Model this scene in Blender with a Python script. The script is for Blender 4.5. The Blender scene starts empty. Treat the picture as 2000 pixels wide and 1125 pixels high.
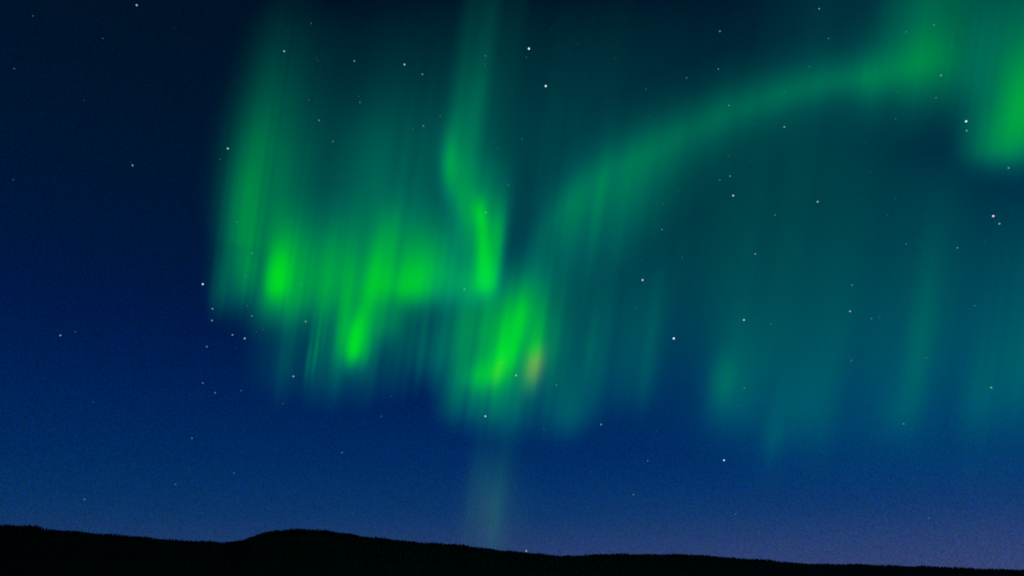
import bpy, math, random
import numpy as np

scene = bpy.context.scene
C = scene.collection
R = math.radians

# ------------------------------------------------------------------ camera, world, exposure
F = 1333.0                       # focal length in photo pixels (photo 2000 x 1125)
PITCH = R(23.5)
EYE = np.array([0.0, 0.0, 1.7])
RIGHT = np.array([1.0, 0.0, 0.0])
FWD = np.array([0.0, math.cos(PITCH), math.sin(PITCH)])
UP = np.array([0.0, -math.sin(PITCH), math.cos(PITCH)])

cam_data = bpy.data.cameras.new('camera')
cam_data.sensor_width = 36.0
cam_data.lens = 36.0 * F / 2000.0
cam_data.clip_start = 0.1
cam_data.clip_end = 400000.0
cam = bpy.data.objects.new('camera', cam_data)
cam.location = EYE
cam.rotation_euler = (math.pi / 2 + PITCH, 0, 0)
C.objects.link(cam)
scene.camera = cam

scene.view_settings.view_transform = 'Standard'
scene.view_settings.look = 'None'
scene.view_settings.exposure = 0.0
scene.view_settings.gamma = 1.0
scene.render.engine = 'CYCLES'
scene.cycles.transparent_max_bounces = 64
scene.cycles.max_bounces = 6
scene.cycles.use_denoising = False


def lin(v):
    v = np.asarray(v, dtype=float) / 255.0
    return np.where(v <= 0.04045, v / 12.92, ((np.maximum(v, 0.0) + 0.055) / 1.055) ** 2.4)


world = bpy.data.worlds.new('World')
scene.world = world
world.use_nodes = True
nt = world.node_tree
nt.nodes.clear()


def wn(kind, **kw):
    n = nt.nodes.new(kind)
    for k, v in kw.items():
        setattr(n, k, v)
    return n


def math_node(tree, op, a, b=None):
    n = tree.nodes.new('ShaderNodeMath')
    n.operation = op
    for i, v in enumerate((a, b)):
        if v is None:
            continue
        if isinstance(v, (int, float)):
            n.inputs[i].default_value = v
        else:
            tree.links.new(v, n.inputs[i])
    return n.outputs[0]


out = wn('ShaderNodeOutputWorld')
bg = wn('ShaderNodeBackground')
tc = wn('ShaderNodeTexCoord')
sep = wn('ShaderNodeSeparateXYZ')
nt.links.new(tc.outputs['Generated'], sep.inputs[0])
ramp = wn('ShaderNodeValToRGB')
ramp.color_ramp.interpolation = 'B_SPLINE'
SKY = [(0.000, (48, 66, 112)), (0.040, (38, 62, 112)), (0.085, (10, 55, 108)), (0.150, (0, 46, 103)),
       (0.262, (0, 30, 87)), (0.370, (0, 25, 68)), (0.500, (0, 25, 52)), (0.620, (0, 21, 44)),
       (0.720, (0, 18, 38)), (1.000, (0, 12, 26))]
el = ramp.color_ramp.elements
while len(el) < len(SKY):
    el.new(0.5)
for e, (p, c) in zip(el, SKY):
    e.position = p
    e.color = tuple(lin(c)) + (1.0,)
nt.links.new(sep.outputs['Z'], ramp.inputs[0])
# the last twilight glow lies to the right: a mild brightening with azimuth
azi = math_node(nt, 'ADD', math_node(nt, 'MULTIPLY', sep.outputs['X'], 0.22), 1.0)
# camera noise imitated in the sky colour: a very fine grain fixed by direction
grain = wn('ShaderNodeTexNoise')
grain.inputs['Scale'].default_value = 420.0
grain.inputs['Detail'].default_value = 2.0
nt.links.new(tc.outputs['Generated'], grain.inputs['Vector'])
gmix = wn('ShaderNodeMix', data_type='RGBA', blend_type='MIX')
gmix.inputs['Factor'].default_value = 0.75
gmix.inputs['A'].default_value = (0.5, 0.5, 0.5, 1)
nt.links.new(grain.outputs['Color'], gmix.inputs['B'])
azi_red = math_node(nt, 'MAXIMUM', math_node(nt, 'ADD', math_node(nt, 'MULTIPLY', sep.outputs['X'], 0.75), 1.0), 0.15)
comb = wn('ShaderNodeCombineXYZ')
nt.links.new(azi_red, comb.inputs['X'])
nt.links.new(azi, comb.inputs['Y'])
nt.links.new(azi, comb.inputs['Z'])
sc1 = wn('ShaderNodeVectorMath', operation='MULTIPLY')
nt.links.new(ramp.outputs['Color'], sc1.inputs[0])
nt.links.new(comb.outputs[0], sc1.inputs[1])
mul = wn('ShaderNodeVectorMath', operation='MULTIPLY')
nt.links.new(sc1.outputs[0], mul.inputs[0])
nt.links.new(gmix.outputs['Result'], mul.inputs[1])
sc2 = wn('ShaderNodeVectorMath', operation='SCALE')
sc2.inputs['Scale'].default_value = 2.0
nt.links.new(mul.outputs[0], sc2.inputs[0])
nt.links.new(sc2.outputs[0], bg.inputs['Color'])
bg.inputs['Strength'].default_value = 1.0
nt.links.new(bg.outputs[0], out.inputs['Surface'])


# ------------------------------------------------------------------ helpers
def tag(o, label=None, cat=None, group=None, kind=None):
    if label:
        o['label'] = label
    if cat:
        o['category'] = cat
    if group:
        o['group'] = group
    if kind:
        o['kind'] = kind
    return o


def mesh_from(name, verts, faces):
    """verts (n,3) array, faces (m,k) array, all faces with k corners"""
    me = bpy.data.meshes.new(name)
    verts = np.asarray(verts, dtype=np.float32)
    faces = np.asarray(faces, dtype=np.int32)
    k = faces.shape[1]
    me.vertices.add(len(verts))
    me.vertices.foreach_set('co', verts.ravel())
    me.loops.add(faces.size)
    me.loops.foreach_set('vertex_index', faces.ravel())
    me.polygons.add(len(faces))
    me.polygons.foreach_set('loop_start', np.arange(0, faces.size, k, dtype=np.int32))
    me.update(calc_edges=True)
    me.validate()
    return me


def link(name, me, material=None, parent=None):
    o = bpy.data.objects.new(name, me)
    C.objects.link(o)
    if material:
        me.materials.append(material)
    if parent:
        o.parent = parent
    return o


def ray_dir(x, y):
    """unit direction from the eye through photo pixel (x, y)"""
    d = FWD + RIGHT * ((x - 1000.0) / F) + UP * ((562.5 - y) / F)
    return d / np.linalg.norm(d)


def surface(name, c1, c2, scale, rough=0.95):
    m = bpy.data.materials.new(name)
    m.use_nodes = True
    t = m.node_tree
    b = t.nodes['Principled BSDF']
    b.inputs['Roughness'].default_value = rough
    b.inputs['Specular IOR Level'].default_value = 0.05
    n = t.nodes.new('ShaderNodeTexNoise')
    n.inputs['Scale'].default_value = scale
    n.inputs['Detail'].default_value = 6
    co = t.nodes.new('ShaderNodeTexCoord')
    t.links.new(co.outputs['Object'], n.inputs['Vector'])
    r = t.nodes.new('ShaderNodeValToRGB')
    r.color_ramp.elements[0].color = c1 + (1,)
    r.color_ramp.elements[0].position = 0.35
    r.color_ramp.elements[1].color = c2 + (1,)
    r.color_ramp.elements[1].position = 0.65
    t.links.new(n.outputs['Fac'], r.inputs[0])
    t.links.new(r.outputs[0], b.inputs['Base Color'])
    return m


M_GROUND = surface('heath', (0.025, 0.03, 0.018), (0.06, 0.055, 0.035), 0.02)
M_HILL = surface('forest_floor', (0.008, 0.01, 0.006), (0.014, 0.014, 0.01), 0.01)
M_SPRUCE = surface('spruce_needles', (0.008, 0.013, 0.007), (0.014, 0.02, 0.011), 0.4)
M_BARK = surface('bark', (0.05, 0.035, 0.025), (0.09, 0.07, 0.05), 2.0)

# ------------------------------------------------------------------ ground and hills
rng = np.random.default_rng(7)
RG = 150000.0
rings = [0.0, 50, 200, 600, 1500, 4000, 12000, 40000, RG]
seg = 96
gv = [(0, 0, 0)]
gf = []
for i, r in enumerate(rings[1:]):
    for j in range(seg):
        a = 2 * math.pi * j / seg
        gv.append((r * math.cos(a), r * math.sin(a), 0.0))
me = bpy.data.meshes.new('ground')
for j in range(seg):
    gf.append((0, 1 + j, 1 + (j + 1) % seg))
for i in range(len(rings) - 2):
    for j in range(seg):
        a, b = 1 + i * seg + j, 1 + i * seg + (j + 1) % seg
        gf.append((a, a + seg, b + seg, b))
me.from_pydata(gv, [], gf)
tag(link('ground', me, M_GROUND), 'flat dark heath in front of the hills', kind='structure')

# the ridge line as elevation over azimuth (tree tops), taken where the hill crests stand
PROFILE = [(-900, 1010), (-500, 1016), (-200, 1020), (0, 1023), (60, 1024), (77, 1026), (84, 1030), (150, 1034), (200, 1040),
           (250, 1044), (300, 1048), (350, 1052), (400, 1055), (430, 1057), (460, 1055.5), (478, 1051), (490, 1045),
           (510, 1038), (540, 1033), (580, 1031), (620, 1032), (660, 1035.5), (685, 1039.5), (700, 1044), (750, 1050),
           (800, 1054), (850, 1058.5), (900, 1062), (950, 1068), (1000, 1074.5), (1040, 1079), (1100, 1083), (1150, 1081.5),
           (1200, 1080), (1300, 1080), (1340, 1081), (1400, 1084), (1440, 1088), (1500, 1092), (1550, 1097),
           (1600, 1099), (1650, 1100), (1720, 1101.5), (1800, 1103.5), (1900, 1108), (2000, 1110), (2300, 1104), (2700, 1085)]
p_az, p_el = [], []
for x, y in PROFILE:
    d = ray_dir(x, y)
    p_az.append(math.atan2(d[0], d[1]))
    p_el.append(math.asin(d[2]))
p_az, p_el = np.array(p_az), np.array(p_el)
dist_x = np.array([-900, 0, 430, 480, 700, 1000, 1110, 1400, 2000, 2700])
dist_d = np.array([3300, 3400, 3500, 2900, 2800, 3000, 3400, 3900, 4300, 4300])
d_az = np.array([math.atan2(ray_dir(x, 1060)[0], ray_dir(x, 1060)[1]) for x in dist_x])
TREE_H = 10.0


def ridge_dist(az):
    return np.interp(az, d_az, dist_d)


def ridge_height(az):
    return ridge_dist(az) * np.tan(np.interp(az, p_az, p_el)) + 1.7 - TREE_H


def terrain(az, r):
    rd = ridge_dist(az)
    h = ridge_height(az)
    t = np.clip((r - 0.35 * rd) / (0.65 * rd), 0, 1)
    up = t * t * (1.7 - 0.7 * t)
    t2 = np.clip((r - rd) / (0.55 * rd), 0, 1)
    down = 1 - t2 * t2 * (3 - 2 * t2)
    return np.where(r <= rd, up, down) * (h + 4) - 4


NA, NR = 620, 70
azs = np.linspace(p_az[0], p_az[-1], NA)
frac = np.concatenate([np.linspace(0.34, 0.9, 26), np.linspace(0.92, 1.0, 12), np.linspace(1.012, 1.6, 32)])
A, Fr = np.meshgrid(azs, frac, indexing='ij')
RR = Fr * ridge_dist(A)
Z = terrain(A, RR)
Z += (Z > 5) * rng.normal(0, 0.25, Z.shape) * (Fr < 0.99)
V = np.stack([RR * np.sin(A), RR * np.cos(A), Z], -1).reshape(-1, 3)
idx = np.arange(NA * NR).reshape(NA, NR)
Q = np.stack([idx[:-1, :-1], idx[1:, :-1], idx[1:, 1:], idx[:-1, 1:]], -1).reshape(-1, 4)
o = link('hills', mesh_from('hills', V, Q[:, ::-1]), M_HILL)
tag(o, 'low black forested hills along the horizon', kind='structure')


# ------------------------------------------------------------------ spruce forest
def spruce_shape(tiers, sides, rr):
    """verts / triangles of a unit-high ragged spruce crown (radius ~0.17)"""
    vs, fs = [], []
    for t in range(tiers):
        z0 = 0.08 + 0.8 * t / tiers
        z1 = min(1.0, z0 + 1.45 / tiers + 0.06) if t < tiers - 1 else 1.0
        rad = 0.19 * (1 - 0.86 * t / tiers) + 0.012
        b = len(vs)
        ph = rr.uniform(0, 6.28)
        for s in range(sides):
            a = ph + 2 * math.pi * s / sides
            q = rad * rr.uniform(0.75, 1.2)
            vs.append((q * math.cos(a), q * math.sin(a), z0 + rr.uniform(-0.03, 0.02)))
        vs.append((rr.uniform(-.01, .01), rr.uniform(-.01, .01), z1))
        for s in range(sides):
            fs.append((b + s, b + (s + 1) % sides, b + sides))
    return np.array(vs), np.array(fs)


def forest(n_rows):
    protos = [spruce_shape(4, 5, np.random.default_rng(s)) for s in range(6)]
    tv, tf, off = [], [], 0
    for row, fr in enumerate(n_rows):
        step = 5.0 if 0.97 < fr < 1.02 else 9.0
        n = int(3300 * (0.95 if fr > .9 else .8) * 1.62 / step)
        for k in range(n):
            az = -0.80 + 1.62 * (k + rng.uniform(-.5, .5)) / n
            r = ridge_dist(az) * (fr + rng.uniform(-0.004, 0.004))
            # stands of taller and lower trees alternate along the crest
            stand = 1.0 + 0.16 * math.sin(az * 61) + 0.12 * math.sin(az * 173 + 1)
            h = float(np.clip(rng.normal(9.0, 1.2) * stand, 4, 13))
            if rng.random() < 0.03:
                h *= 1.25
            v, f = protos[int(rng.integers(6))]
            a = rng.uniform(0, 6.28)
            ca, sa = math.cos(a), math.sin(a)
            w = h * rng.uniform(0.8, 1.25)
            z = float(terrain(np.float64(az), np.float64(r)))
            x, y = r * math.sin(az), r * math.cos(az)
            tv.append(np.stack([x + w * (v[:, 0] * ca - v[:, 1] * sa), y + w * (v[:, 0] * sa + v[:, 1] * ca),
                                z - 0.4 + h * v[:, 2]], -1))
            tf.append(f + off)
            off += len(v)
    return np.concatenate(tv), np.concatenate(tf)


fv, ff = forest([0.70, 0.76, 0.82, 0.87, 0.91, 0.945, 0.972, 0.984, 0.992, 0.999, 1.006, 1.015])
o = link('forest', mesh_from('forest', fv, ff), M_SPRUCE)
tag(o, 'black spruce forest covering the hills', 'forest', kind='stuff')


def spruce(px, h, label):
    d = ray_dir(px, 1060)
    az = math.atan2(d[0], d[1])
    r = float(ridge_dist(az)) * 0.996
    e = bpy.data.objects.new('spruce_tree', None)
    C.objects.link(e)
    e.location = (r * math.sin(az), r * math.cos(az), float(terrain(np.float64(az), np.float64(r))) - 0.3)
    tag(e, label, 'tree', 'taller spruces on the ridge')
    rr = np.random.default_rng(int(px))
    v, f = spruce_shape(7, 9, rr)
    v = v * np.array([h * 0.95, h * 0.95, h])
    link('crown', mesh_from('crown', v, f), M_SPRUCE, e)
    n = 8
    tvv = [(q * math.cos(6.2832 * i / n), q * math.sin(6.2832 * i / n), z) for q, z in ((.02 * h, 0), (.008 * h, .8 * h)) for i in range(n)]
    tff = [(i, (i + 1) % n, n + (i + 1) % n, n + i) for i in range(n)]
    link('trunk', mesh_from('trunk', tvv, tff), M_BARK, e)


spruce(76, 14, 'dark spruce at the step in the leftmost ridge top')
spruce(215, 16, 'tall dark spruce sticking up from the falling left ridge')
spruce(283, 15, 'dark spruce on the left ridge, left of the dip')
spruce(1143, 16, 'dark spruce on the ridge, right of the setting star')
spruce(1496, 17, 'dark spruce on the lowering right ridge, first of three')
spruce(1664, 17, 'dark spruce on the right ridge, between two other spruces')
spruce(1790, 17, 'dark spruce nearest the right end of the ridge')

# ------------------------------------------------------------------ aurora
# every ray of the aurora runs along one field direction B; a curtain is a folded path times B
KB = 0.14
B = UP + KB * RIGHT
Y0 = 600.0


def glow_material():
    m = bpy.data.materials.new('aurora_glow')
    m.use_nodes = True
    m.cycles.emission_sampling = 'NONE'
    t = m.node_tree
    t.nodes.clear()
    o_ = t.nodes.new('ShaderNodeOutputMaterial')
    at = t.nodes.new('ShaderNodeAttribute')
    at.attribute_name = 'glow'
    em = t.nodes.new('ShaderNodeEmission')
    tr = t.nodes.new('ShaderNodeBsdfTransparent')
    ad = t.nodes.new('ShaderNodeAddShader')
    inv = math_node(t, 'SUBTRACT', 1.0, at.outputs['Alpha'])
    t.links.new(at.outputs['Color'], em.inputs['Color'])
    t.links.new(inv, tr.inputs['Color'])
    t.links.new(em.outputs[0], ad.inputs[0])
    t.links.new(tr.outputs[0], ad.inputs[1])
    t.links.new(ad.outputs[0], o_.inputs['Surface'])
    return m


M_GLOW = glow_material()


def noise1(s, width, seed):
    r = np.random.default_rng(seed)
    tab = r.uniform(-1, 1, 1200)
    q = s / width + 300.0
    i = np.floor(q).astype(int)
    t = q - i
    t = t * t * (3 - 2 * t)
    return tab[i % 1200] * (1 - t) + tab[(i + 1) % 1200] * t


def sig(v):
    return 1.0 / (1.0 + np.exp(-np.clip(v, -40, 40)))


class Field:
    """display brightness of a curtain over ray coordinate s and height y"""

    def __init__(self, s, y):
        self.s, self.y = s, y
        self.x = s + KB * (Y0 - y)
        self.acc = np.zeros_like(s)
        self.red = np.zeros_like(s)
        self.p = 1.6

    def add(self, v):
        self.acc += np.maximum(v, 0.0) ** self.p
        return self

    def ray(self, x, yb, w, amp, length, soft=14, w2=None, peak=0, e=1.5):
        """a ray whose foot is at photo position (x, yb); w left and w2 right half width"""
        s0 = x - KB * (Y0 - yb)
        ds = self.s - s0
        ww = np.where(ds < 0, w, w2 or w)
        side = np.exp(-(ds / ww) ** 2)
        top = np.exp(-(np.maximum((yb - peak) - self.y, 0) / length) ** e)
        return self.add(amp * side * top * sig((yb - self.y) / soft))

    def slab(self, x0, x1, yb, yt, amp, es=14, eb=14, et=40, strength=0.0, width=12, seed=1, dy=0.0):
        """x0, x1 are edges at row yb; dy slopes the foot with s"""
        s0, s1 = x0 - KB * (Y0 - yb), x1 - KB * (Y0 - yb)
        foot = yb + dy * (self.s - s0)
        v = amp * sig((self.s - s0) / es) * sig((s1 - self.s) / es) * sig((foot - self.y) / eb) * sig((self.y - yt) / et)
        if strength:
            v = v * (1 + strength * (0.6 * noise1(self.s, width, seed) + 0.4 * noise1(self.s, width * 2.7, seed + 1)))
        return self.add(v)

    def blob(self, x, y, sx, sy, amp, lean=KB, sy2=None):
        """sy above, sy2 below"""
        dy = self.y - y
        dx = self.x - x + lean * dy
        ss = np.where(dy < 0, sy, sy2 or sy)
        return self.add(amp * np.exp(-(dx / sx) ** 2 - (dy / ss) ** 2))

    def path(self, pts, e=2.0):
        """pts: (x, y, width above, width below, amp) along a band; distance measured vertically or across"""
        best = np.zeros_like(self.s)
        P = np.array(pts, float)
        # resample
        n = 140
        t = np.linspace(0, len(P) - 1, n)
        Ps = np.stack([np.interp(t, np.arange(len(P)), P[:, k]) for k in range(5)], -1)
        for _ in range(12):
            Ps[1:-1] = 0.25 * Ps[:-2] + 0.5 * Ps[1:-1] + 0.25 * Ps[2:]
        tx, ty = np.gradient(Ps[:, 0]), np.gradient(Ps[:, 1])
        L = np.hypot(tx, ty)
        for (x, y, wa, wb, am), ux, uy in zip(Ps, tx / L, ty / L):
            dx, dy = self.x - x, self.y - y
            al = dx * ux + dy * uy
            ac = -dx * uy + dy * ux
            if True:
                w = np.where(ac < 0, wa, wb)
                v = am * np.exp(-(np.abs(ac) / w) ** e - (al / 14.0) ** 2)
                best = np.maximum(best, v)
        return self.add(best)

    def result(self):
        return self.acc ** (1.0 / self.p)


def curtain(name, label, srange, yrange, depth, fill, step=6.0, thick=900.0, teal=1.0, gate=20.0,
            rays=0.10, seed=0, dense=1.6, high=1.0):
    s_ = np.arange(srange[0], srange[1] + 0.1, step)
    y_ = np.arange(yrange[0], yrange[1] + 0.1, step)
    S, Y = np.meshgrid(s_, y_, indexing='ij')
    f = Field(S, Y)
    fill(f)
    g = f.result()
    # fine rays run through every curtain
    g = g * (1 + rays * (0.55 * noise1(S, 8.0, 200 + seed) + 0.5 * noise1(S, 17.0, 300 + seed) + 0.6 * noise1(S, 41.0, 400 + seed)))
    # thinner towards the top
    g = g * (high + (1 - high) * sig((Y - 230) / 60))
    # brightness saturates softly
    g = np.where(g > 180, 180 + 58 * (1 - np.exp(-(g - 180) / 50)), g)
    # fade out towards the borders of the sheet
    def ease(t):
        t = np.clip(t, 0, 1)
        return t * t * (3 - 2 * t)
    g = g * ease((S - srange[0]) / 50) * ease((srange[1] - S) / 50) * ease((Y - yrange[0]) / 90) * ease((yrange[1] - Y) / 50)
    floor = lin(gate)
    eg = np.maximum(lin(np.minimum(g, 250)) - floor, 0.0)
    alpha = 1 - np.exp(-1.3 * eg - dense * eg ** 2)
    eb = teal * 0.62 * eg * np.exp(-eg / 0.17)
    er = lin(np.minimum(f.red, 200)) * (f.red > 0)
    eb = eb + 0.08 * er
    keep = eg > 0.0004
    kf = keep[:-1, :-1] | keep[1:, :-1] | keep[1:, 1:] | keep[:-1, 1:]
    D = depth(S[:, :1]) * np.ones_like(S)
    H = D * (Y0 - Y) / F
    base = EYE + D[..., None] * (((S - 1000) / F)[..., None] * RIGHT + (562.5 - Y0) / F * UP + FWD)
    P0 = base + H[..., None] * B
    ns, ny = S.shape
    ii = np.arange(ns * ny).reshape(ns, ny)
    q = np.stack([ii[:-1, :-1], ii[1:, :-1], ii[1:, 1:], ii[:-1, 1:]], -1)[kf]
    layers = (-0.5, 0.5)
    vs = np.concatenate([(P0 + FWD * (thick * l)).reshape(-1, 3) for l in layers])
    qs = np.concatenate([q, q + ns * ny])
    n = len(layers)
    a1 = 1 - (1 - alpha) ** (1.0 / n)
    # emission split so that both layers together give eg
    wsum = 1 + (1 - a1)
    col = np.stack([er / wsum, eg / wsum, eb / wsum, a1], -1).reshape(-1, 4)
    col = np.concatenate([col] * n).astype(np.float32)
    used = np.unique(qs)
    remap = -np.ones(len(vs), dtype=np.int64)
    remap[used] = np.arange(len(used))
    me_ = mesh_from(name, vs[used], remap[qs])
    at = me_.attributes.new('glow', 'FLOAT_COLOR', 'POINT')
    at.data.foreach_set('color', col[used].ravel())
    for p in me_.polygons:
        p.use_smooth = True
    ob = link(name, me_, M_GLOW)
    tag(ob, label, 'aurora', 'aurora curtains')
    return ob


def folds(d0, a1, w1, a2, w2, ph=0.0, drift=0.0):
    return lambda s: d0 + a1 * np.sin(s / w1 + ph) + a2 * np.sin(s / w2 + 1.3 * ph + 1) + drift * (s - 1000)


# --- the left folded curtain with its two brightest feet
def fill_left(f):
    # tall wide glow of the left fold
    f.path([(575, -150, 70, 60, 14), (562, 0, 76, 62, 20), (552, 80, 84, 66, 32), (534, 190, 92, 62, 54), (510, 280, 104, 58, 72),
            (492, 365, 112, 52, 70), (484, 420, 104, 50, 66), (476, 470, 98, 50, 44)], e=1.8)
    f.path([(540, 40, 90, 100, 14), (515, 190, 100, 105, 34), (490, 300, 110, 96, 42), (465, 420, 110, 80, 36), (455, 500, 110, 70, 10)], e=1.8)
    f.slab(400, 600, 560, 160, 34, es=26, eb=60, et=110)
    f.blob(478, 362, 42, 48, 24)
    f.slab(438, 600, 440, 60, 44, es=24, eb=60, et=110, strength=.25, width=18, seed=11)
    f.slab(412, 560, 606, 330, 92, es=15, eb=24, et=70, strength=.30, width=8, seed=5)
    f.ray(478, 585, 15, 82, 70, soft=15, peak=60)
    f.ray(424, 610, 14, 55, 90, soft=16, peak=30)
    # first bright foot
    f.blob(543, 548, 20, 62, 175, lean=0.10, sy2=44)
    f.blob(554, 495, 34, 85, 92, lean=0.14, sy2=80)
    f.blob(545, 575, 48, 120, 82, lean=0.12, sy2=64)
    f.slab(492, 575, 642, 440, 78, es=16, eb=16, et=50, strength=.2, width=10, seed=29)
    f.blob(480, 490, 45, 90, 60)
    # middle sheet
    f.slab(555, 668, 622, 445, 156, es=17, eb=26, et=45, strength=.14, width=10, seed=21)
    f.slab(560, 905, 585, 400, 84, es=22, eb=30, et=40, strength=.14, width=17, seed=23)
    # second bright foot, leaning
    f.blob(692, 676, 16, 72, 185, lean=0.15, sy2=42)
    f.ray(697, 708, 21, 120, 165, soft=22, w2=34, peak=50, e=1.6)
    f.ray(710, 718, 7, 96, 80, soft=12, peak=15)
    f.blob(730, 545, 28, 110, 84, lean=0.17)
    f.ray(664, 705, 22, 112, 160, soft=18, peak=60)
    f.blob(760, 630, 34, 60, 74, lean=0.1, sy2=48)
    f.blob(835, 520, 80, 95, 84, lean=0.1, sy2=60)
    f.blob(765, 450, 48, 75, 60)
    f.slab(745, 900, 720, 560, 60, es=18, eb=26, et=40, strength=.3, width=11, seed=33)
    f.blob(800, 556, 95, 75, 96, lean=0.0, sy2=50)
    f.blob(800, 565, 60, 36, 66, lean=0.0, sy2=36)
    f.slab(715, 890, 602, 420, 84, es=30, eb=24, et=50, dy=-0.06, strength=.18, width=13, seed=25)
    f.slab(722, 775, 668, 560, 62, es=15, eb=24, et=40, dy=-0.8)
    # fringe rays hanging below
    f.ray(603, 740, 4.5, 116, 105, soft=16, w2=5, peak=30)
    f.ray(621, 700, 5, 74, 110, soft=16, w2=6, peak=30)
    f.slab(480, 810, 772, 540, 80, es=26, eb=32, et=60, strength=.34, width=11, seed=31)
    f.ray(845, 760, 26, 62, 110, soft=22, peak=40)
    f.ray(815, 760, 9, 50, 120, soft=20, peak=40)
    # dim high glow above the middle
    f.slab(575, 880, 440, 215, 66, es=30, eb=45, et=52, strength=.22, width=26, seed=41)
    f.ray(735, 420, 42, 40, 230, soft=40, peak=0, e=1.6)
    f.slab(420, 900, 420, -40, 30, es=40, eb=80, et=70, strength=.2, width=40, seed=43)


curtain('aurora_curtain', 'bright green folded aurora curtain with two glowing feet, left of the twisted column',
        (300, 1010), (-160, 850), folds(30000, 1500, 52.0, 500, 17.0), fill_left, step=4.0, high=0.86, rays=0.10, seed=1, dense=1.15)


# --- the twisted column in the middle
def fill_column(f):
    f.path([(935, -140, 60, 54, 26), (928, 40, 62, 54, 34), (915, 130, 62, 48, 52), (905, 210, 62, 40, 78), (890, 270, 72, 36, 104),
            (882, 320, 84, 30, 122), (890, 365, 84, 34, 122), (908, 400, 76, 40, 116), (928, 440, 60, 44, 110), (940, 500, 40, 50, 96),
            (945, 560, 36, 50, 88), (948, 585, 30, 40, 50), (950, 610, 30, 30, 0)])
    f.blob(970, 462, 17, 85, 98, lean=0.1)
    f.blob(930, 200, 36, 110, 32)
    f.blob(880, 318, 22, 62, 72, lean=0.02)
    f.blob(935, 415, 17, 38, 105, lean=-0.05)
    f.blob(945, 490, 18, 80, 108, lean=0.0)
    f.blob(949, 548, 20, 60, 120, lean=0.05, sy2=34)
    f.slab(885, 986, 505, 325, 86, es=20, eb=50, et=40, strength=.12, width=9, seed=51)
    f.ray(964, 572, 14, 84, 110, soft=14, peak=25)
    f.slab(840, 975, 586, 420, 100, es=28, eb=46, et=50, strength=.12, width=12, seed=52)
    f.blob(905, 560, 85, 55, 96, lean=0, sy2=48)
    f.slab(864, 992, 330, -130, 52, es=17, eb=60, et=80, strength=.3, width=14, seed=53)


curtain('aurora_column', 'twisted green aurora column rising from the middle to the top of the sky',
        (740, 1110), (-160, 680), folds(27500, 900, 40.0, 300, 15.0, 0.6), fill_column, step=4.5, high=0.88, seed=2, rays=0.08, dense=0.8)


# --- the low bright curtain with the yellowish foot
def fill_low(f):
    f.ray(975, 752, 40, 90, 120, soft=18, w2=40, peak=40, e=1.6)
    f.blob(1014, 622, 30, 72, 100, lean=0.16, sy2=72)
    f.blob(986, 696, 24, 48, 118, lean=0.22, sy2=36)
    f.blob(948, 734, 46, 40, 112, lean=0.2, sy2=36)
    f.blob(1000, 640, 56, 105, 66, lean=0.14, sy2=80)
    f.ray(1042, 700, 14, 104, 95, soft=18, w2=18, peak=50)
    f.blob(1044, 692, 22, 40, 106, lean=0.12, sy2=48)
    f.slab(850, 1005, 816, 590, 120, es=17, eb=22, et=60, strength=.2, width=11, seed=61, dy=0.12)
    f.slab(880, 1000, 760, 640, 60, es=14, eb=18, et=40, strength=.2, width=12, seed=62)
    f.slab(880, 1070, 690, 510, 74, es=15, eb=40, et=22, strength=.12, width=12, seed=63)
    f.slab(800, 905, 735, 570, 66, es=20, eb=26, et=30, strength=.3, width=12, seed=67)
    f.blob(1074, 670, 30, 110, 72, sy2=95)
    f.blob(1037, 738, 19, 38, 84, lean=.1)
    f.slab(930, 1165, 846, 480, 80, es=22, eb=26, et=60, strength=.3, width=18, seed=64)
    f.ray(1110, 855, 36, 56, 90, soft=18, peak=30)
    f.slab(1130, 1340, 800, 520, 62, es=20, eb=28, et=60, strength=.3, width=18, seed=68)
    f.ray(1145, 745, 10, 46, 130, soft=20, peak=60)
    f.slab(870, 990, 690, 560, 70, es=14, eb=30, et=20, strength=.2, width=14, seed=66)
    dy = f.y - 713
    dx = f.x - 1044 + 0.2 * dy
    f.red += 100 * np.exp(-(dx / 19) ** 2 - (dy / np.where(dy < 0, 34, 40)) ** 2)
    dy = f.y - 722
    dx = f.x - 974 + 0.3 * dy
    f.red += 45 * np.exp(-(dx / 12) ** 2 - (dy / 26) ** 2)


curtain('aurora_curtain', 'low bright green aurora curtain with a small yellowish foot, under the twisted column',
        (740, 1340), (360, 940), folds(25500, 800, 45.0, 300, 16.0, 1.1), fill_low, step=4.5, seed=3, rays=0.07, dense=0.4)


# --- the long arc climbing to the upper right
def fill_arc(f):
    f.path([(1020, 620, 30, 60, 30), (1045, 500, 38, 80, 62), (1085, 425, 44, 104, 78), (1145, 366, 56, 112, 80), (1220, 322, 66, 100, 84),
            (1285, 290, 66, 80, 76), (1345, 256, 60, 60, 66), (1440, 212, 58, 58, 68), (1520, 183, 54, 56, 74),
            (1600, 162, 52, 50, 76), (1680, 150, 54, 48, 78), (1760, 132, 64, 50, 70), (1850, 110, 74, 52, 46)], e=1.7)
    f.path([(1060, 560, 70, 90, 20), (1110, 400, 105, 150, 50), (1250, 310, 125, 150, 54), (1440, 212, 125, 120, 52),
            (1600, 165, 120, 115, 52), (1700, 150, 110, 105, 46)], e=1.6)
    f.slab(1062, 1290, 610, 350, 62, es=18, eb=55, et=40, strength=.35, width=17, seed=71, dy=-0.7)
    f.slab(1160, 1560, 330, 170, 30, es=60, eb=50, et=60)
    # broad patch at its right end
    f.slab(1695, 1930, 196, -140, 104, es=26, eb=30, et=60, strength=.05, width=32, seed=72)
    f.blob(1715, 165, 40, 40, 34, lean=0.3)
    f.slab(1660, 1930, 268, 60, 66, es=35, eb=34, et=60)


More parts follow.
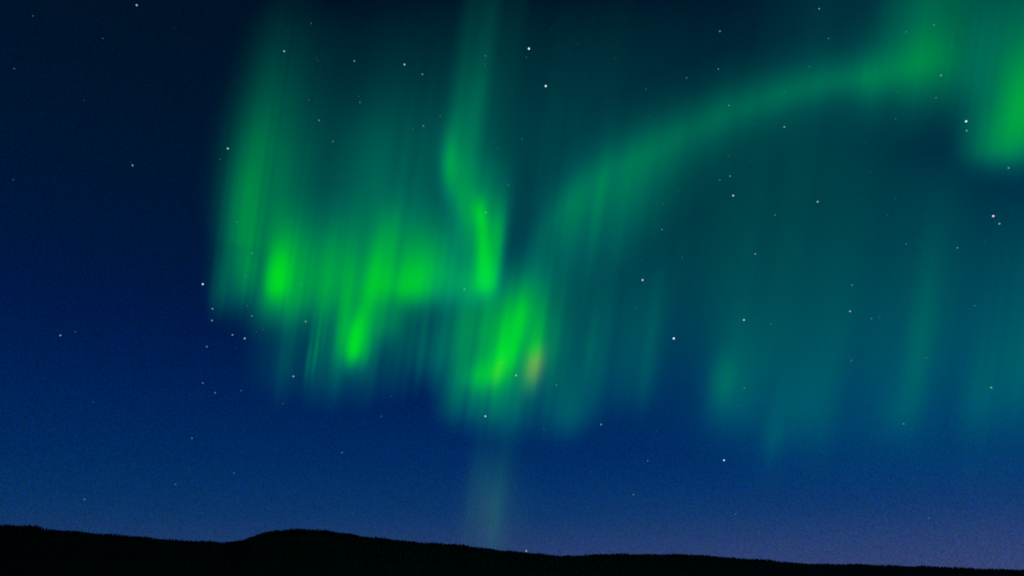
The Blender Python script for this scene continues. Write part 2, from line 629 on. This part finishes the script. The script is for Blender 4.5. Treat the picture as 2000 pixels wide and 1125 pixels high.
curtain('aurora_arc', 'long dim green aurora arc climbing to the broad patch at upper right',
        (900, 2170), (-160, 740), folds(33000, 700, 120.0, 250, 33.0, 0.3, 2.0), fill_arc, step=6, teal=1.15, dense=1.0, high=0.95, seed=4, rays=0.07)


# --- the bright patch at the right edge
def fill_edge(f):
    f.slab(1880, 2190, 328, -140, 106, es=19, eb=30, et=90, strength=.08, width=22, seed=81)
    f.blob(1998, 200, 45, 125, 100, lean=0.06, sy2=95)
    f.blob(1960, 288, 75, 85, 86, lean=0.1, sy2=42)
    f.slab(1830, 2190, 275, 20, 50, es=22, eb=40, et=50)


curtain('aurora_patch', 'green aurora patch with a square lower corner, cut by the right edge of the sky',
        (1740, 2200), (-190, 440), folds(28500, 600, 60.0, 200, 21.0, 2.0), fill_edge, step=6, teal=1.2, dense=0.9, seed=5, rays=0.06)


# --- wide teal veil on the right
def fill_veil(f):
    f.slab(1090, 2300, 800, 330, 76, es=60, eb=85, et=90, strength=.08, width=45, seed=91)
    f.slab(1370, 1480, 842, 640, 64, es=12, eb=22, et=60, strength=.12, width=20, seed=92)
    f.blob(1412, 745, 30, 60, 55)
    f.slab(1480, 1640, 878, 700, 48, es=26, eb=26, et=70, strength=.12, width=22, seed=93)
    f.ray(1503, 900, 22, 52, 100, soft=24, peak=30)
    f.ray(1560, 850, 50, 38, 120, soft=30, peak=40)
    f.ray(1770, 850, 26, 52, 300, soft=28, peak=110, e=2.2)
    f.ray(1735, 860, 40, 46, 110, soft=24, peak=40)
    f.ray(1905, 840, 40, 52, 130, soft=28, peak=40)
    f.ray(1980, 830, 50, 46, 200, soft=30, peak=80)
    f.slab(1400, 2260, 935, 600, 52, es=60, eb=75, et=80, strength=.2, width=40, seed=95)
    f.slab(1240, 1890, 420, 200, 48, es=70, eb=60, et=60)


curtain('aurora_veil', 'wide faint teal aurora veil hanging under the long arc at right',
        (980, 2240), (80, 1020), folds(37000, 1200, 80.0, 300, 27.0, 0.2), fill_veil, step=6, teal=1.05, seed=6, rays=0.035)


# --- faint pillar reaching the hills
def fill_pillar(f):
    f.slab(890, 1006, 1105, 825, 70, es=28, eb=30, et=70, strength=.3, width=18, seed=99)
    f.blob(950, 960, 38, 110, 36, lean=-0.05)
    dy = f.y - 1000
    dx = f.x - 955
    f.red += 28 * np.exp(-(dx / 46) ** 2 - (dy / 85) ** 2)


curtain('aurora_pillar', 'faint grey green aurora pillar standing on the hill crest',
        (820, 1150), (740, 1180), folds(22000, 300, 40.0, 100, 17.0), fill_pillar, step=6, teal=0.5, seed=7, rays=0.05)


# --- dim glow filling the upper sky between the curtains
def fill_high(f):
    f.slab(480, 1500, 420, -20, 44, es=90, eb=90, et=60, strength=.12, width=70, seed=101)
    f.slab(1440, 1780, 360, -120, 56, es=60, eb=70, et=50)
    f.slab(560, 1210, 580, 180, 58, es=55, eb=60, et=80)


curtain('aurora_veil', 'very faint dark teal aurora veil behind the upper sky between column and arc',
        (180, 1930), (-170, 680), folds(40000, 900, 110.0, 300, 37.0, 0.9), fill_high, step=9, teal=1.6, seed=8, rays=0.05)

# ------------------------------------------------------------------ stars
def star_material():
    m = bpy.data.materials.new('starlight')
    m.use_nodes = True
    m.cycles.emission_sampling = 'NONE'
    t = m.node_tree
    t.nodes.clear()
    o_ = t.nodes.new('ShaderNodeOutputMaterial')
    oi = t.nodes.new('ShaderNodeObjectInfo')
    em = t.nodes.new('ShaderNodeEmission')
    tr = t.nodes.new('ShaderNodeBsdfTransparent')
    ad = t.nodes.new('ShaderNodeAddShader')
    t.links.new(oi.outputs['Color'], em.inputs['Color'])
    t.links.new(oi.outputs['Alpha'], em.inputs['Strength'])
    t.links.new(em.outputs[0], ad.inputs[0])
    t.links.new(tr.outputs[0], ad.inputs[1])
    t.links.new(ad.outputs[0], o_.inputs['Surface'])
    return m


M_STAR = star_material()
STAR_D = 90000.0
WHITE, BLUE, WARM, PINK, YEL = (0.72, 0.9, 1.0), (0.35, 0.65, 1.0), (1.0, 0.86, 0.66), (1.0, 0.7, 0.75), (1.0, 0.95, 0.6)

import bmesh
bm = bmesh.new()
bmesh.ops.create_icosphere(bm, subdivisions=2, radius=1.0)
star_me = bpy.data.meshes.new('star')
bm.to_mesh(star_me)
bm.free()
star_me.materials.append(M_STAR)

BRIGHT = [
    (1033, 95, 1.0, WHITE, 'bright white star, upper of the close pair right of the aurora column'),
    (1066, 168, 1.0, WHITE, 'bright white star, lower of the close pair right of the aurora column'),
    (1887, 237, 1.0, WHITE, 'bright white star touching the left edge of the right hand aurora patch'),
    (1888, 255, .5, WHITE, 'small star directly below the bright star beside the aurora patch'),
    (1940, 422, .95, PINK, 'bright pinkish star in the dark gap under the aurora patch'),
    (1952, 437, .6, WHITE, 'smaller white star just below the bright pinkish star'),
    (1316, 661, 1.0, WHITE, 'bright white star alone in the teal sky below the aurora arc'),
    (1255, 547, .8, WARM, 'warm yellowish star below the left end of the aurora arc'),
    (1414, 899, .8, WHITE, 'bright white star low in the blue sky above the right ridge'),
    (1432, 382, .75, WHITE, 'white star under the middle of the aurora arc'),
    (1453, 625, .75, WHITE, 'white star up and right of the bright star below the arc'),
    (396, 555, .85, WARM, 'warm white star at the left rim of the green curtain'),
    (415, 603, .6, BLUE, 'bluish star, upper of two under the left rim of the curtain'),
    (414, 626, .6, BLUE, 'bluish star, lower of two under the left rim of the curtain'),
    (404, 677, .5, BLUE, 'bluish star below the two at the left rim of the curtain'),
    (478, 661, .65, WHITE, 'white star below the left foot of the green curtain'),
    (454, 654, .5, WHITE, 'smaller star left beside the star below the curtain foot'),
    (118, 655, .55, PINK, 'lone pinkish star in the dark sky far left of the aurora'),
    (948, 813, .75, WARM, 'warm star below the low bright aurora curtain'),
    (1008, 733, .65, WHITE, 'white star beside the yellowish aurora foot'),
    (1406, 61, .55, BLUE, 'blue star high above the aurora arc'),
    (267, 10, .7, WHITE, 'white star at the top of the dark sky left of the aurora'),
    (445, 290, .75, WHITE, 'white star at the left rim of the tall left glow'),
    (259, 323, .55, WHITE, 'white star in the dark sky left of the tall left glow'),
    (1028, 1076, .62, (1.0, 0.62, 0.5), 'setting pinkish star touching the dark ridge line'),
    (1597, 394, .65, WHITE, 'white star in the dark teal gap below the arc, right of centre'),
    (1532, 248, .55, WHITE, 'white star tucked just under the upper arc'),
    (790, 126, .7, WHITE, 'brightest star between the left glow and the aurora column'),
    (555, 100, .65, WHITE, 'white star in the faint top of the left glow'),
    (573, 735, .6, WHITE, 'white star left of the thin hanging aurora ray'),
    (1660, 608, .6, WHITE, 'brightest star inside the teal veil at right'),
    (1936, 757, .55, WHITE, 'white star low at the right edge in the teal veil'),
    (1970, 328, .5, WHITE, 'star at the lower border of the right hand aurora patch'),
    (1838, 147, .5, WHITE, 'star in front of the broad patch at the end of the arc'),
    (1174, 829, .5, WHITE, 'star at the lower end of the teal rays, left of the dark blue gap'),
]
FAINT = [
    (64, 31, .3), (201, 75, .25), (28, 134, .35, BLUE), (165, 196, .2, BLUE), (256, 317, .15, BLUE), (26, 351, .3, BLUE), (340, 54, .12),
    (149, 50, .1), (430, 311, .25), (475, 296, .15), (480, 216, .12), (608, 46, .3), (621, 118, .2), (617, 114, .15), (692, 119, .5),
    (825, 145, .5), (703, 200, .35), (701, 188, .2), (603, 195, .3, BLUE), (672, 197, .15), (623, 235, .45), (650, 276, .4),
    (827, 246, .45), (807, 252, .2), (948, 109, .35), (947, 127, .2), (860, 227, .25), (974, 289, .2), (993, 362, .3), (558, 61, .12),
    (717, 57, .12), (532, 133, .12), (923, 180, .12), (956, 19, .1), (625, 141, .1), (950, 282, .15), (1028, 112, .25), (1403, 135, .4),
    (1341, 152, .35), (1262, 174, .25), (1128, 85, .2), (1202, 114, .18), (1077, 57, .15, BLUE), (1186, 198, .15), (1424, 206, .4),
    (1474, 243, .2), (1426, 344, .5, BLUE), (1406, 352, .35), (1423, 305, .2), (1467, 316, .15), (1019, 271, .3, BLUE), (1072, 242, .12),
    (1268, 225, .15), (1014, 172, .1), (1148, 360, .12), (1325, 372, .2), (1600, 17, .5), (1618, 75, .3), (1581, 130, .3), (1824, 49, .4),
    (1770, 62, .35, BLUE), (1828, 191, .35), (1755, 180, .2), (1749, 232, .25), (1533, 179, .2), (1690, 278, .15), (1687, 263, .1),
    (1706, 6, .15), (1699, 336, .15), (147, 648, .3, BLUE), (492, 617, .45), (463, 434, .3), (492, 495, .4), (480, 539, .25), (483, 597, .25),
    (472, 526, .15), (418, 673, .15, BLUE), (460, 679, .15, BLUE), (396, 748, .4), (99, 698, .1), (153, 707, .1), (597, 628, .5, YEL),
    (589, 556, .25), (557, 498, .2), (514, 643, .15), (501, 648, .2), (949, 415, .5), (907, 565, .5), (811, 428, .15), (784, 403, .12),
    (980, 708, .4, YEL), (1475, 496, .45, YEL), (1293, 448, .4), (1295, 399, .2), (1332, 503, .25), (1253, 508, .15), (1242, 602, .2),
    (1441, 529, .12), (1077, 422, .15), (1456, 455, .1), (1514, 420, .35), (1528, 428, .12), (1733, 420, .2), (1770, 477, .3),
    (1870, 484, .45), (1664, 557, .4), (1702, 622, .35), (1718, 619, .2), (1506, 633, .25), (1904, 597, .3), (1809, 699, .25),
    (1663, 704, .35), (1749, 388, .2), (1923, 472, .15), (420, 767, .4), (471, 763, .3), (370, 770, .15), (182, 785, .25, BLUE),
    (375, 856, .4), (457, 924, .3), (343, 946, .3, PINK), (165, 975, .35, PINK), (325, 866, .1), (668, 884, .35), (745, 813, .3, BLUE),
    (552, 788, .25), (764, 774, .2), (634, 750, .15), (1087, 752, .35), (1265, 900, .35), (1155, 921, .2, BLUE), (1237, 966, .35, PINK),
    (1454, 758, .35), (1442, 792, .2), (1437, 1004, .3), (1062, 838, .2), (1282, 841, .2), (1381, 975, .1), (1765, 828, .4),
    (1814, 1012, .3), (1598, 809, .1), (1709, 719, .15),
]


def faint_label(x, y):
    if y > 840:
        return 'faint star low in the blue sky between the aurora and the hills'
    if x < 430:
        return 'faint star in the dark sky left of the aurora'
    if x < 850:
        return 'faint star among the rays of the left green curtain' if y > 380 else 'faint star between the left glow and the aurora column'
    if x < 1010:
        return 'faint star in or under the twisted aurora column'
    if x < 1680 and y < 330 - 0.35 * (x - 1250):
        return 'faint star in the dark sky above the aurora arc'
    if x > 1680 and y < 300:
        return 'faint star in the broad green patch at upper right'
    if y < 470:
        return 'faint star in the dark teal gap under the aurora arc'
    return 'faint star in the teal veil below the aurora arc'


def star(x, y, b, col, label):
    ob = bpy.data.objects.new('star', star_me)
    C.objects.link(ob)
    ob.location = EYE + ray_dir(x, y) * STAR_D
    # apparent radius in photo pixels grows a little with brightness
    rpx = 1.28 + 1.0 * b
    k = math.hypot(math.hypot(x - 1000, y - 562.5), F) / F
    ob.scale = (rpx / F * STAR_D / k,) * 3
    ob.color = col + (0.42 * b ** 2.0,)
    tag(ob, label, 'star', 'stars')


for x, y, b, col, label in BRIGHT:
    star(x, y, b, col, label)
for t in FAINT:
    star(t[0], t[1], t[2], t[3] if len(t) > 3 else (0.5, 0.85, 0.9), faint_label(t[0], t[1]))
